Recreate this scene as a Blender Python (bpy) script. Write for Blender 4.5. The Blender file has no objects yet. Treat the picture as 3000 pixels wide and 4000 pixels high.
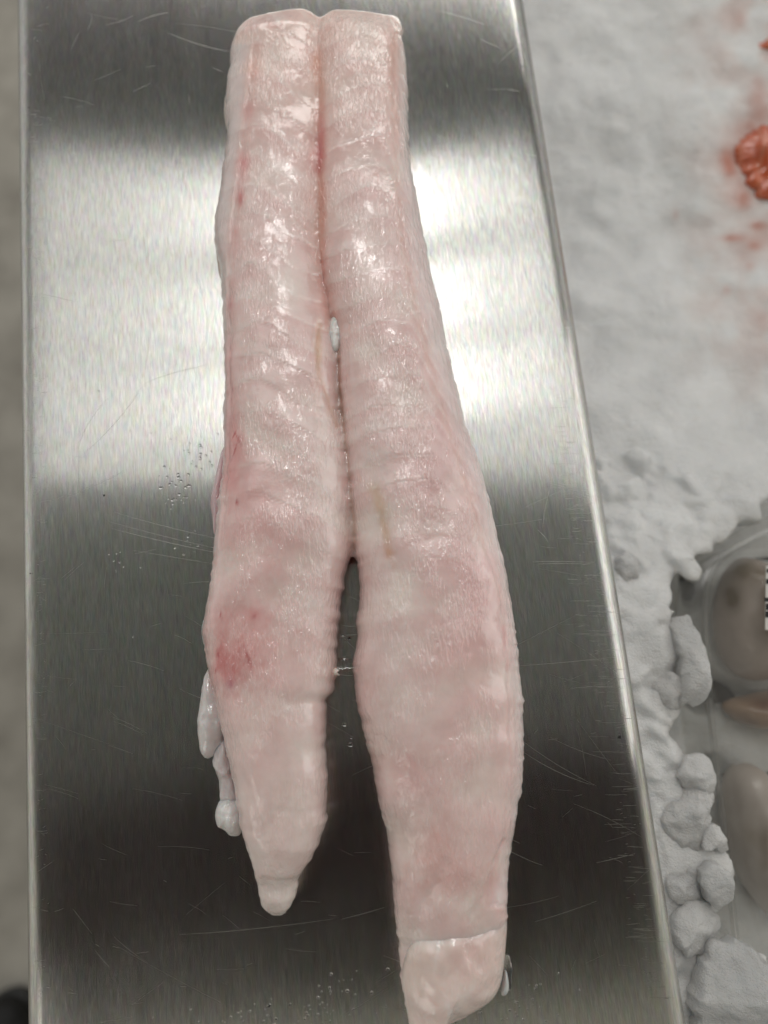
import bpy, bmesh, math, random
import numpy as np
from mathutils import Vector, noise as mn
random.seed(7); rng = np.random.default_rng(7)
SC = bpy.context.scene
COL = SC.collection
# ------------------------------------------------------------------ camera
TH = math.radians(10.7); DIST = 0.305; F = 2889.0
ct, st = math.cos(TH), math.sin(TH)
CAM = (0.0, -DIST * st, DIST * ct)
cd = bpy.data.cameras.new('camera'); cam = bpy.data.objects.new('camera', cd); COL.objects.link(cam)
cam.location = CAM; cam.rotation_euler = (TH, 0, 0)
cd.sensor_fit = 'VERTICAL'; cd.sensor_height = 36; cd.sensor_width = 27; cd.lens = 26
cd.clip_start = 0.01; cd.clip_end = 60
cd.dof.use_dof = True; cd.dof.focus_distance = 0.287; cd.dof.aperture_fstop = 4.6
SC.camera = cam
# ------------------------------------------------------------------ world: a dim hall, darker where the buyer leans over
w = bpy.data.worlds.new('World'); SC.world = w; w.use_nodes = True
wn = w.node_tree; wn.nodes.clear()
def N(t, kind, **kw):
    n = t.nodes.new(kind)
    for k, v in kw.items():
        if k in n.inputs: n.inputs[k].default_value = v
        else: setattr(n, k, v)
    return n
def L(t, a, b): t.links.new(a, b)
tc = N(wn, 'ShaderNodeTexCoord'); sp = N(wn, 'ShaderNodeSeparateXYZ'); L(wn, tc.outputs['Generated'], sp.inputs[0])
at = N(wn, 'ShaderNodeMath', operation='ARCTAN2'); L(wn, sp.outputs['Y'], at.inputs[0]); L(wn, sp.outputs['Z'], at.inputs[1])
nz = N(wn, 'ShaderNodeTexNoise'); nz.inputs['Scale'].default_value = 3.0; nz.inputs['Detail'].default_value = 2
L(wn, tc.outputs['Generated'], nz.inputs['Vector'])
nm = N(wn, 'ShaderNodeMath', operation='MULTIPLY_ADD'); L(wn, nz.outputs['Fac'], nm.inputs[0]); nm.inputs[1].default_value = .22; nm.inputs[2].default_value = -.11
xs = N(wn, 'ShaderNodeMath', operation='MULTIPLY_ADD'); L(wn, sp.outputs['X'], xs.inputs[0]); xs.inputs[1].default_value = -0.10; L(wn, nm.outputs[0], xs.inputs[2])
ad = N(wn, 'ShaderNodeMath', operation='ADD'); L(wn, at.outputs[0], ad.inputs[0]); L(wn, xs.outputs[0], ad.inputs[1])
mr = N(wn, 'ShaderNodeMapRange'); L(wn, ad.outputs[0], mr.inputs['Value'])
mr.inputs['From Min'].default_value = math.radians(-90); mr.inputs['From Max'].default_value = math.radians(90)
cr = N(wn, 'ShaderNodeValToRGB'); L(wn, mr.outputs[0], cr.inputs[0])
stops = [(-90, (.2, .19, .17)), (-45, (.24, .23, .20)), (-27, (.30, .29, .24)), (-22.5, (.03, .027, .022)), (-16, (.02, .014, .013)), (-9, (.024, .019, .018)),
         (-5, (.075, .073, .065)), (2, (.10, .104, .092)), (9, (.13, .135, .12)), (13.5, (.20, .205, .19)), (15, (.30, .3, .29)),
         (37.5, (.22, .22, .21)), (40, (.085, .09, .08)), (44, (.03, .028, .028)), (47, (.12, .11, .11)), (60, (.45, .44, .42)), (90, (.3, .3, .3))]
e = cr.color_ramp.elements
while len(e) > 1: e.remove(e[0])
for i, (a, c) in enumerate(stops):
    q = e[0] if i == 0 else e.new((a + 90) / 180)
    q.position = (a + 90) / 180; q.color = (*c, 1)
x2 = N(wn, 'ShaderNodeMath', operation='POWER'); xa = N(wn, 'ShaderNodeMath', operation='ABSOLUTE'); L(wn, sp.outputs['X'], xa.inputs[0]); L(wn, xa.outputs[0], x2.inputs[0]); x2.inputs[1].default_value = 4
xm = N(wn, 'ShaderNodeMix', data_type='RGBA', blend_type='ADD'); xm.inputs[7].default_value = (.42, .41, .37, 1); L(wn, x2.outputs[0], xm.inputs[0]); L(wn, cr.outputs[0], xm.inputs[6])
bg = N(wn, 'ShaderNodeBackground'); L(wn, xm.outputs[2], bg.inputs[0]); bg.inputs[1].default_value = 1.0
wo = N(wn, 'ShaderNodeOutputWorld'); L(wn, bg.outputs[0], wo.inputs[0])
# ------------------------------------------------------------------ lamps
def area(name, loc, target, sx, sy, rad, col):
    ld = bpy.data.lights.new(name, 'AREA'); ld.shape = 'RECTANGLE'; ld.size = sx; ld.size_y = sy
    ld.energy = rad * math.pi * sx * sy; ld.color = col
    o = bpy.data.objects.new(name, ld); COL.objects.link(o); o.location = loc
    d = Vector(target) - Vector(loc); o.rotation_euler = d.to_track_quat('-Z', 'Y').to_euler(); return o
T = lambda a: math.tan(math.radians(a))
z0 = 2.0; ya, yb = z0 * T(15.2) - .06, z0 * T(40.6) - .06
p = area('ceiling_panel_lamp', (0.0, (ya + yb) / 2, z0), (0.0, (ya + yb) / 2, 0), 2.6, yb - ya, .78, (1, .985, .95))
area('back_hall_lamp', (.25, 2.6, 1.55), (0, 0, 0), 2.2, .9, 3.1, (1, .98, .94))
area('side_hall_lamp', (2.2, .5, 1.4), (0, 0, 0), 1.6, 1.6, 1.1, (1, .97, .94))
area('rear_fill_lamp', (-1.5, -1.6, 1.7), (0, 0, 0), 1.0, .8, 1.1, (1, .96, .9))  # added fill light from the rear left, brightens the fish, no known source
for xl_, yl_, rl_ in ((-.12, 1.40, 15), (-.10, 1.05, 14), (-.08, .76, 14)):
    area('spot_lamp', (xl_, yl_, 1.95), (0, 0, 0), .12, .22, rl_, (1, .99, .97))
SC.view_settings.view_transform = 'Standard'; SC.view_settings.look = 'None'
SC.view_settings.gamma = 1; SC.view_settings.exposure = 0; SC.view_settings.use_curve_mapping = False
SC.cycles.max_bounces = 10; SC.cycles.transmission_bounces = 8; SC.cycles.caustics_refractive = False
SC.cycles.sample_clamp_indirect = 4; SC.cycles.use_denoising = True

# ------------------------------------------------------------------ helpers
K = 3000 / 1659.0
def P(px, py, z=0.0):
    """point of the plane at height z that the photo pixel shows"""
    u, v = (px - 1500) / F, (2000 - py) / F
    d = (u, v * ct + st, v * st - ct); t = (z - CAM[2]) / d[2]
    return (CAM[0] + d[0] * t, CAM[1] + d[1] * t, z)
def D(dx, dy, z=0.0): return P(dx * K, dy * K, z)
def PIX(x, y, z):
    rx, ry, rz = x - CAM[0], y - CAM[1], z - CAM[2]
    cy = ry * ct + rz * st; cz = -ry * st + rz * ct
    return 1500 + F * rx / -cz, 2000 - F * cy / -cz
def newmesh(name, verts, faces, mats, parent=None, smooth=True, mi=None):
    me = bpy.data.meshes.new(name); me.from_pydata([tuple(map(float, v)) for v in verts], [], faces); me.update()
    if smooth: me.polygons.foreach_set('use_smooth', [True] * len(me.polygons))
    for m in (mats if isinstance(mats, (list, tuple)) else [mats]): me.materials.append(m)
    if mi is not None: me.polygons.foreach_set('material_index', mi)
    o = bpy.data.objects.new(name, me); COL.objects.link(o)
    if parent: o.parent = parent
    return o
def tag(o, label=None, cat=None, group=None, kind=None):
    for k, v in (('label', label), ('category', cat), ('group', group), ('kind', kind)):
        if v: o[k] = v
    return o
def empty(name, loc=(0, 0, 0)):
    o = bpy.data.objects.new(name, None); COL.objects.link(o); o.location = loc; o.empty_display_size = .01; return o
def nz1(x, y, z=0.0): return mn.noise(Vector((x, y, z)))
def fbm(x, y, z=0.0, o=4): return mn.fractal(Vector((x, y, z)), 1.0, 2.0, o)
def interp(pts, y):
    ys = [p[1] for p in pts]; xs_ = [p[0] for p in pts]
    return np.interp(y, ys, xs_)
def smooth_closed(poly, n=96, it=2):
    """resample a closed outline to n points, rounded by Chaikin cuts"""
    q = [Vector(p[:2]) for p in poly]
    for _ in range(it):
        r = []
        for i in range(len(q)):
            a, b = q[i], q[(i + 1) % len(q)]; r += [a * .75 + b * .25, a * .25 + b * .75]
        q = r
    a = np.array([tuple(v) for v in q]); b = np.vstack([a, a[:1]])
    s = np.r_[0, np.cumsum(np.hypot(*np.diff(b, axis=0).T))]
    t = np.linspace(0, s[-1], n, endpoint=False)
    return np.c_[np.interp(t, s, b[:, 0]), np.interp(t, s, b[:, 1])]
def pebble(poly_px, zb, th, centre=None, n=96, rings=14, prof=2.2, jag=0.0, lump=0.0, ls=120, seed=0, under=.5, tilt=(0, 0), it=2):
    """closed lump whose outline is poly_px (photo pixels) at height zb, th thick"""
    o = smooth_closed(poly_px, n, it)
    w_ = np.array([P(a, b, zb)[:2] for a, b in o])
    c = np.array(P(*centre, zb)[:2]) if centre else w_.mean(0)
    vs = []; fs = []
    if jag:
        for i in range(n):
            k = 1 + jag * nz1(w_[i][0] * 300, w_[i][1] * 300, seed); w_[i] = c + (w_[i] - c) * k
    def ring(r, z): return [(*(c + (q_ - c) * r), z) for q_ in w_]
    levels = []
    for k in range(rings):
        a = math.pi / 2 * k / (rings - 1)
        levels.append((math.sin(a + 1e-9) if k else 0.02, max(0.0, math.cos(a)) ** (2 / prof) * th))
    for r, h in levels: vs += ring(max(r, .02), zb + h)
    for r, h in ((.96, -.25), (.85, -.42), (.6, -.5), (.02, -.5)): vs += ring(r, zb + h * th * under * 2)
    m = len(vs) // n
    for j in range(m - 1):
        for i in range(n):
            k = (i + 1) % n; fs.append((j * n + i, (j + 1) * n + i, (j + 1) * n + k, j * n + k))
    vs.append((*c, zb + th)); top = len(vs) - 1
    vs.append((*c, zb - th * under)); bot = len(vs) - 1
    for i in range(n):
        k = (i + 1) % n; fs.append((top, i, k)); fs.append((bot, (m - 1) * n + k, (m - 1) * n + i))
    out = []
    for x, y, z in vs:
        if lump:
            l = lump * fbm(x * ls, y * ls, seed * 3.1 + z * ls, 3)
            f = max(0, (z - zb) / th) ** .5 if z > zb else 0
            z += l * (f * .9 + .1)
            x += lump * .5 * nz1(x * ls, z * ls, seed + 9); y += lump * .5 * nz1(y * ls, z * ls, seed + 5)
        z += tilt[0] * (x - c[0]) + tilt[1] * (y - c[1])
        out.append((x, y, z))
    return out, fs
def remesh(name, parts, voxel, smooth_it=4):
    vs, fs = [], []
    for v, f in parts:
        b = len(vs); vs += v; fs += [tuple(i + b for i in q) for q in f]
    me = bpy.data.meshes.new('tmp'); me.from_pydata([tuple(map(float, v)) for v in vs], [], fs); me.update()
    o = bpy.data.objects.new('tmp', me); COL.objects.link(o)
    m = o.modifiers.new('r', 'REMESH'); m.mode = 'VOXEL'; m.voxel_size = voxel; m.adaptivity = 0; m.use_smooth_shade = True
    if smooth_it:
        s = o.modifiers.new('s', 'SMOOTH'); s.factor = .5; s.iterations = smooth_it
    dg = bpy.context.evaluated_depsgraph_get(); dg.update()
    r = bpy.data.meshes.new_from_object(o.evaluated_get(dg)); r.name = name
    bpy.data.objects.remove(o); bpy.data.meshes.remove(me)
    return r
def get_co(me):
    a = np.empty(len(me.vertices) * 3, np.float32); me.vertices.foreach_get('co', a); return a.reshape(-1, 3).astype(float)
def get_no(me):
    a = np.empty(len(me.vertices) * 3, np.float32); me.vertices.foreach_get('normal', a); return a.reshape(-1, 3).astype(float)
def set_co(me, a): me.vertices.foreach_set('co', a.astype(np.float32).ravel()); me.update()
def set_col(me, rgb, name='Col'):
    at_ = me.attributes.new(name, 'FLOAT_COLOR', 'POINT')
    c = np.c_[rgb, np.ones(len(rgb))].astype(np.float32); at_.data.foreach_set('color', c.ravel())
def lin(r, g, b):
    f = lambda c: ((c / 255 + .055) / 1.055) ** 2.4 if c > 10 else c / 255 / 12.92
    return np.array([f(r), f(g), f(b)])

# ------------------------------------------------------------------ materials
def mat(name):
    m = bpy.data.materials.new(name); m.use_nodes = True; t = m.node_tree; t.nodes.clear()
    o = N(t, 'ShaderNodeOutputMaterial'); b = N(t, 'ShaderNodeBsdfPrincipled'); L(t, b.outputs[0], o.inputs[0])
    return m, t, b
def mapped(t, scale, coord='Object'):
    c = N(t, 'ShaderNodeTexCoord'); m = N(t, 'ShaderNodeMapping'); L(t, c.outputs[coord], m.inputs[0])
    m.inputs['Scale'].default_value = scale; return m.outputs[0]
def noise_(t, vec, scale, detail=3, rough=.5, dist=0):
    n = N(t, 'ShaderNodeTexNoise'); L(t, vec, n.inputs['Vector']); n.inputs['Scale'].default_value = scale
    n.inputs['Detail'].default_value = detail; n.inputs['Roughness'].default_value = rough; n.inputs['Distortion'].default_value = dist; return n.outputs['Fac']
def ramp(t, fac, a, b, c0=(0, 0, 0), c1=(1, 1, 1)):
    r = N(t, 'ShaderNodeValToRGB'); L(t, fac, r.inputs[0]); r.color_ramp.elements[0].position = a; r.color_ramp.elements[1].position = b
    r.color_ramp.elements[0].color = (*c0, 1); r.color_ramp.elements[1].color = (*c1, 1); return r.outputs[0]
def math_(t, op, a, b=None, c=None):
    n = N(t, 'ShaderNodeMath', operation=op)
    for i, v in enumerate((a, b, c)):
        if v is None: continue
        if isinstance(v, (int, float)): n.inputs[i].default_value = v
        else: L(t, v, n.inputs[i])
    return n.outputs[0]
def mixc(t, fac, a, b, mode='MIX'):
    n = N(t, 'ShaderNodeMix', data_type='RGBA', blend_type=mode)
    for i, v in ((0, fac), (6, a), (7, b)):
        if isinstance(v, (int, float)): n.inputs[i].default_value = v
        elif isinstance(v, tuple): n.inputs[i].default_value = (*v, 1)
        else: L(t, v, n.inputs[i])
    return n.outputs[2]
def bump(t, h, dist, strength=1.0, prev=None):
    n = N(t, 'ShaderNodeBump'); L(t, h, n.inputs['Height']); n.inputs['Distance'].default_value = dist; n.inputs['Strength'].default_value = strength
    if prev: L(t, prev, n.inputs['Normal'])
    return n.outputs[0]

# flesh: vertex-painted pigment, muscle fibre bump, wet film
def flesh(name, tint=(1, 1, 1), sss=.55, wet=1.0):
    m, t, b = mat(name)
    a = N(t, 'ShaderNodeAttribute', attribute_name='Col')
    v0 = mapped(t, (1, 1, 1))
    mott = noise_(t, v0, 90, 4, .6)
    mc = ramp(t, mott, .3, .7, (.90, .86, .85), (1.06, 1.06, 1.06))
    c = mixc(t, 1.0, a.outputs['Color'], mc, 'MULTIPLY')
    c = mixc(t, 1.0, c, tuple(tint), 'MULTIPLY')
    vein = noise_(t, mapped(t, (1, .45, 1)), 420, 3, .6, .6)
    c = mixc(t, ramp(t, vein, .58, .72, (0, 0, 0), (.16, .16, .16)), c, (.93, .86, .83))
    L(t, c, b.inputs['Base Color'])
    b.inputs['Subsurface Weight'].default_value = sss; b.inputs['Subsurface Radius'].default_value = (1.0, .45, .35)
    b.inputs['Subsurface Scale'].default_value = .006
    ln = N(t, 'ShaderNodeAttribute', attribute_name='Line').outputs['Fac']
    fib = noise_(t, mapped(t, (1, .28, 1)), 780, 2, .55, .7); fine = noise_(t, v0, 1300, 2, .6)
    pm = ramp(t, noise_(t, mapped(t, (1, .7, 1)), 60, 3, .6), .42, .60)
    h = math_(t, 'ADD', math_(t, 'MULTIPLY', ramp(t, fib, .36, .66), pm), math_(t, 'MULTIPLY', fine, .12))
    h = math_(t, 'ADD', h, math_(t, 'MULTIPLY', ln, -.25))
    nd = bump(t, h, .00009, 1.0); L(t, nd, b.inputs['Normal'])
    b.inputs['Roughness'].default_value = .40; b.inputs['Specular IOR Level'].default_value = .25
    b.inputs['Coat Weight'].default_value = wet; b.inputs['Coat Roughness'].default_value = .05; b.inputs['Coat IOR'].default_value = 1.92
    L(t, bump(t, h, .00052, 1.0), b.inputs['Coat Normal'])
    return m
M_flesh = flesh('fish_flesh')
M_memb = flesh('fish_membrane', (.98, .99, 1.0), .6)

def steel():
    m, t, b = mat('brushed_steel')
    uv = N(t, 'ShaderNodeTangent', direction_type='UV_MAP')
    v = mapped(t, (1, .06, 1))
    g1 = noise_(t, v, 2600, 2, .6); g2 = noise_(t, mapped(t, (1, .13, 1)), 900, 3, .65); big = noise_(t, mapped(t, (1, .35, 1)), 22, 4, .6)
    sm = noise_(t, mapped(t, (1, .06, 1)), 160, 4, .7)
    gl = ramp(t, g1, .25, .75, (.48, .475, .455), (.70, .695, .67))
    gl2 = ramp(t, g2, .3, .7, (.90, .90, .90), (1.08, 1.08, 1.07))
    c = mixc(t, 1.0, gl, gl2, 'MULTIPLY')
    # faint rainbow grain, scattered light of the brushing painted into the base colour
    nc = N(t, 'ShaderNodeTexNoise'); L(t, mapped(t, (1, .25, 1)), nc.inputs['Vector']); nc.inputs['Scale'].default_value = 700; nc.inputs['Detail'].default_value = 1
    c = mixc(t, .17, c, nc.outputs['Color'], 'OVERLAY')
    L(t, c, b.inputs['Base Color']); b.inputs['Metallic'].default_value = 1
    r = math_(t, 'ADD', math_(t, 'MULTIPLY', big, .06), math_(t, 'ADD', math_(t, 'MULTIPLY', sm, .06), .125))
    L(t, r, b.inputs['Roughness']); b.inputs['Anisotropic'].default_value = 1.0; L(t, uv.outputs[0], b.inputs['Tangent'])
    n = bump(t, g1, .000008, 1.0); n = bump(t, big, .00012, 1.0, n); L(t, n, b.inputs['Normal'])
    return m
M_steel = steel()
def plain(name, col, rough=.5, metal=0, **kw):
    m, t, b = mat(name); b.inputs['Base Color'].default_value = (*col, 1); b.inputs['Roughness'].default_value = rough; b.inputs['Metallic'].default_value = metal
    for k, v in kw.items(): b.inputs[k.replace('_', ' ')].default_value = v
    return m
def mottled(name, c0, c1, scale, rough=.6, bd=.001, coat=0, sss=0):
    m, t, b = mat(name); n = noise_(t, mapped(t, (1, 1, 1)), scale, 5, .6)
    L(t, ramp(t, n, .3, .7, c0, c1), b.inputs['Base Color']); b.inputs['Roughness'].default_value = rough
    L(t, bump(t, noise_(t, mapped(t, (1, 1, 1)), scale * 3, 3), bd), b.inputs['Normal']); b.inputs['Coat Weight'].default_value = coat; b.inputs['Coat Roughness'].default_value = .12
    if sss: b.inputs['Subsurface Weight'].default_value = sss; b.inputs['Subsurface Scale'].default_value = .006
    return m
M_scr = plain('scratched_steel', (.62, .61, .57), .36, 1)
M_dark = plain('dark_plastic', (.03, .03, .03), .5)
M_spot = plain('dark_speck', (.02, .02, .018), .8)
M_black = mottled('black_leather', (.004, .004, .004), (.012, .012, .012), 60, .6)
M_floor = mottled('concrete', (.34, .315, .275), (.56, .53, .47), 9, .8, .004)
M_counter = mottled('counter_liner', (.05, .048, .045), (.09, .085, .08), 40, .5)
def water():
    m, t, b = mat('water'); b.inputs['Base Color'].default_value = (1, 1, 1, 1); b.inputs['Transmission Weight'].default_value = 1
    b.inputs['IOR'].default_value = 1.33; b.inputs['Roughness'].default_value = .02; return m
M_water = water()
def ice(name, gran, clear=.0):
    m, t, b = mat(name)
    a = N(t, 'ShaderNodeAttribute', attribute_name='Col'); v = mapped(t, (1, 1, 1))
    n = noise_(t, v, 55, 5, .6); c = mixc(t, 1.0, a.outputs['Color'], ramp(t, n, .3, .7, (.93, .93, .93), (1.05, 1.05, 1.05)), 'MULTIPLY')
    L(t, c, b.inputs['Base Color']); b.inputs['Subsurface Weight'].default_value = .6
    b.inputs['Subsurface Radius'].default_value = (.8, .9, 1.0); b.inputs['Subsurface Scale'].default_value = .012
    tr = noise_(t, v, 38, 3, .5); L(t, ramp(t, tr, .35, .65, (clear * .45,) * 3, (clear,) * 3), b.inputs['Transmission Weight'])
    b.inputs['Roughness'].default_value = .28; b.inputs['IOR'].default_value = 1.31
    b.inputs['Coat Weight'].default_value = .8; b.inputs['Coat Roughness'].default_value = .04
    h = noise_(t, v, 260, 4, .6); h2 = noise_(t, v, 1300, 3, .6)
    nn = bump(t, h, .0022 * gran); nn = bump(t, h2, .0011 * gran, 1.0, nn); L(t, nn, b.inputs['Normal']); L(t, nn, b.inputs['Coat Normal'])
    return m
M_ice = ice('wet_ice', .5, .22); M_frost = ice('frosty_ice', 1.2, .3); M_glass = ice('glassy_ice', .8, .5)

# ------------------------------------------------------------------ floor, counter
newf = newmesh('floor', [(-3, -3, -.9), (3, -3, -.9), (3, 4, -.9), (-3, 4, -.9)], [(0, 1, 2, 3)], M_floor, smooth=False); newf['kind'] = 'structure'
def bevel_box(name, x0, x1, y0, y1, z0_, z1, m, parent=None, bev=.004, seg=3):
    bm = bmesh.new(); bmesh.ops.create_cube(bm, size=1)
    for v in bm.verts: v.co = Vector(((x0 + x1) / 2 + v.co.x * (x1 - x0), (y0 + y1) / 2 + v.co.y * (y1 - y0), (z0_ + z1) / 2 + v.co.z * (z1 - z0_)))
    bmesh.ops.bevel(bm, geom=bm.edges[:], offset=bev, segments=seg, affect='EDGES', profile=.5)
    me = bpy.data.meshes.new(name); bm.to_mesh(me); bm.free(); me.polygons.foreach_set('use_smooth', [True] * len(me.polygons)); me.materials.append(m)
    o = bpy.data.objects.new(name, me); COL.objects.link(o)
    if parent: o.parent = parent
    return o
# tray frame: its own axes, yawed
A0, A1 = P(62, 0), P(105, 4000); B0, B1 = P(2038, 0), P(2672, 4000)
yaw = math.atan2(A1[0] - A0[0], A0[1] - A1[1]); yawb = math.atan2(B1[0] - B0[0], B0[1] - B1[1])
yw = (yaw + yawb) / 2
ax = Vector((-math.sin(yw), math.cos(yw))); sx_ = Vector((math.cos(yw), math.sin(yw)))
xl = ((Vector(A0[:2]) + Vector(A1[:2])) / 2).dot(sx_); xr = ((Vector(B0[:2]) + Vector(B1[:2])) / 2).dot(sx_)
xl -= .0024; xr += .0028
print('yaw', math.degrees(yaw), math.degrees(yawb), 'width', xr - xl)
scale_root = empty('weighing_scale', (0, 0, -.115)); scale_root.rotation_euler.z = yw
tag(scale_root, 'brushed stainless steel scale platter with rolled edges and fine scratches, under the fish tail', 'scale')
def tray():
    # cross-section in the tray's own x: flat, rolled edge, side
    R = .0085; prof = []
    for k in range(9):
        a = math.pi * (1 - k / 16.0); prof.append((xl + R + R * math.cos(a), -R + R * math.sin(a)))
    left = [(xl + .002, -.032), (xl, -.030), (xl, -.015)] + prof
    right = [(xl + xr - x, z) for x, z in reversed(left)]
    n = 24; mid = [(xl + R + (xr - xl - 2 * R) * k / n, 0) for k in range(1, n)]
    sec = left + mid + right
    ys = np.linspace(-.30, .42, 90); vs = []; fs = []
    for y in ys:
        for x, z in sec: vs.append((x, y, z + .115))
    m = len(sec)
    for j in range(len(ys) - 1):
        for i in range(m - 1):
            fs.append((j * m + i, j * m + i + 1, (j + 1) * m + i + 1, (j + 1) * m + i))
    for j in (0, len(ys) - 1):   # short end aprons
        b = len(vs); dy = -.004 if j == 0 else .004
        for i in range(m): x, z = sec[i]; vs.append((x, ys[j] + dy, .085))
        for i in range(m - 1):
            q = (j * m + i, b + i, b + i + 1, j * m + i + 1); fs.append(q if j == 0 else q[::-1])
    mi = [0] * len(fs)
    # scratches, each a hair-thin bright burr in the plate
    def rib(pts, wd, zz=.11506, k=1):
        q = [Vector(P(*p_)[:2]) for p_ in pts]
        if len(q) == 3:
            q = [q[0] * (1 - t_) ** 2 + q[1] * 2 * t_ * (1 - t_) + q[2] * t_ ** 2 for t_ in np.linspace(0, 1, 10)]
        q = [Vector((v.dot(sx_), v.dot(ax))) for v in q]
        if q[0].x < xl + .0005 or q[-1].x > xr - .0005: return
        b = len(vs)
        for i, v in enumerate(q):
            d = (q[min(i + 1, len(q) - 1)] - q[max(i - 1, 0)]).normalized(); nn = Vector((-d.y, d.x)); ww = wd * (0.15 + .85 * math.sin(math.pi * (i + .5) / len(q)))
            vs.append((*(v + nn * ww / 2), zz)); vs.append((*(v - nn * ww / 2), zz))
        for i in range(len(q) - 1): fs.append((b + 2 * i, b + 2 * i + 1, b + 2 * i + 3, b + 2 * i + 2)); mi.append(k)
    S = [((445, 2000), (640, 2060), (880, 2110)), ((420, 2035), (640, 2100), (885, 2150)), ((440, 2065), (640, 2120), (880, 2165)), ((520, 2150), (700, 2180), (850, 2205)),
         ((435, 2800), (500, 2820), (575, 2865)), ((445, 2818), (500, 2835), (560, 2870)), ((420, 2910), (470, 2925), (520, 2945)), ((500, 2580), (560, 2590), (640, 2620)),
         ((680, 2480), (715, 2490), (750, 2515)), ((700, 2690), (760, 2720), (820, 2740)), ((180, 3080), (240, 3090), (305, 3120)), ((175, 3065), (240, 3080), (305, 3100)),
         ((2035, 2890), (2180, 3000), (2330, 3070)), ((2040, 2935), (2180, 3030), (2320, 3068)), ((2150, 2880), (2260, 2940), (2390, 2970)), ((2240, 3140), (2380, 3190), (2505, 3270)),
         ((2035, 2600), (2200, 2590), (2420, 2565)), ((2225, 2690), (2330, 2675), (2440, 2690)), ((1930, 3290), (2050, 3360), (2120, 3380)),
         ((2090, 3600), (2200, 3570), (2330, 3520)), ((2330, 3370), (2400, 3355), (2480, 3335)), ((1750, 3970), (1900, 3930), (2100, 3880)),
         ((700, 3650), (950, 3640), (1300, 3590)), ((340, 120), (365, 80), (355, 55)), ((280, 190), (295, 150), (315, 120)), ((140, 105), (170, 95), (190, 92)), ((415, 95), (470, 90), (520, 60)), ((540, 85), (600, 55), (660, 50)),
         ((130, 1190), (150, 1210), (195, 1240)), ((125, 975), (150, 1010), (185, 1040)), ((150, 1145), (220, 1160), (300, 1180)), ((330, 1770), (480, 1640), (560, 1500)), ((560, 1500), (640, 1460), (800, 1430)),
         ((300, 1770), (330, 1640), (430, 1550)), ((160, 1960), (330, 1930), (500, 1830)), ((2150, 1900), (2125, 1990), (2120, 2060)), ((2100, 2070), (2125, 2090), (2140, 2115)),
         ((660, 130), (800, 190), (900, 200)), ((1700, 40), (1800, 60), (1900, 100)), ((370, 3710), (400, 3750), (430, 3780)), ((1340, 2120), (1380, 2125), (1400, 2122)), ((1330, 2440), (1365, 2450), (1390, 2445)),
         ((1350, 2480), (1370, 2482), (1395, 2478)), ((1335, 3590), (1420, 3570), (1500, 3545)), ((1330, 2635), (1350, 2640), (1380, 2638)), ((2080, 2195), (2150, 2190), (2320, 2197)), ((2100, 2203), (2180, 2199), (2290, 2203))]
    for s in S: rib(s, random.uniform(.00008, .00018))
    for _ in range(330):
        px, py = random.uniform(90, 2650), random.uniform(10, 3990); a = random.choice((random.gauss(.25, .25), random.gauss(.25, .25), random.gauss(-.2, .3), random.uniform(0, 3.1))); l = random.expovariate(1 / 45) + 8
        c = random.uniform(-.12, .12) * l
        rib(((px - l * math.cos(a), py - l * math.sin(a)), (px + c, py - c), (px + l * math.cos(a), py + l * math.sin(a))), random.uniform(.00003, .00008))
    for _ in range(230):   # scuffs crowding the rolled edges
        py = random.uniform(1500, 3900); xe = np.interp(py, [0, 4000], [2038, 2672]) - random.gauss(95, 28); l = random.expovariate(1 / 16) + 4
        rib(((xe - l, py + random.uniform(-3, 3)), (xe, py + random.uniform(-3, 3)), (xe + l, py + random.uniform(-3, 3))), random.uniform(.00004, .00014))
    for _ in range(120):
        py = random.uniform(100, 3900); xe = np.interp(py, [0, 4000], [62, 105]) + random.gauss(70, 14); l = random.expovariate(1 / 8) + 3
        rib(((xe - l, py), (xe, py + 2), (xe + l, py + random.uniform(-8, 8))), random.uniform(.00005, .00014))
    # specks of dirt
    for (sx0, sy0, rr) in ((2420, 2880, .0008), (112, 420, .0004), (1540, 3030, .0003), (118, 2240, .0004)):
        b = len(vs); q = Vector(P(sx0, sy0)[:2]); q = Vector((q.dot(sx_), q.dot(ax)))
        for i in range(8): a = i * math.pi / 4; vs.append((q.x + rr * math.cos(a) * random.uniform(.6, 1), q.y + rr * math.sin(a) * random.uniform(.5, .9), .1151))
        fs.append(tuple(range(b, b + 8))); mi.append(2)
    o = newmesh('platter', vs, fs, [M_steel, M_scr, M_spot], scale_root, True, mi)
    uvl = o.data.uv_layers.new(name='UVMap')
    for lp in o.data.loops:
        c = o.data.vertices[lp.vertex_index].co; uvl.data[lp.index].uv = (c.x + c.z * .0 , c.y)
    return o
tray()
body = bevel_box('scale_body', xl + .03, xr - .03, -.22, .34, .006, .095, M_dark, scale_root)
for (fx, fy) in ((xl + .05, -.19), (xr - .05, -.19), (xl + .05, .31), (xr - .05, .31)):
    bm = bmesh.new(); bmesh.ops.create_cone(bm, cap_ends=True, segments=20, radius1=.012, radius2=.010, depth=.0335)
    for v in bm.verts: v.co += Vector((fx, fy, -.0045))
    me = bpy.data.meshes.new('foot'); bm.to_mesh(me); bm.free(); me.materials.append(M_dark); o = bpy.data.objects.new('foot', me); COL.objects.link(o); o.parent = scale_root
# counter beneath scale and ice
cnt = bevel_box('display_counter', xl + .02, .62, -.45, .75, -.89, -.1365, M_counter); cnt.rotation_euler.z = yw
tag(cnt, 'dark lined display counter under the scale and the ice bed', 'counter')

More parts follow.
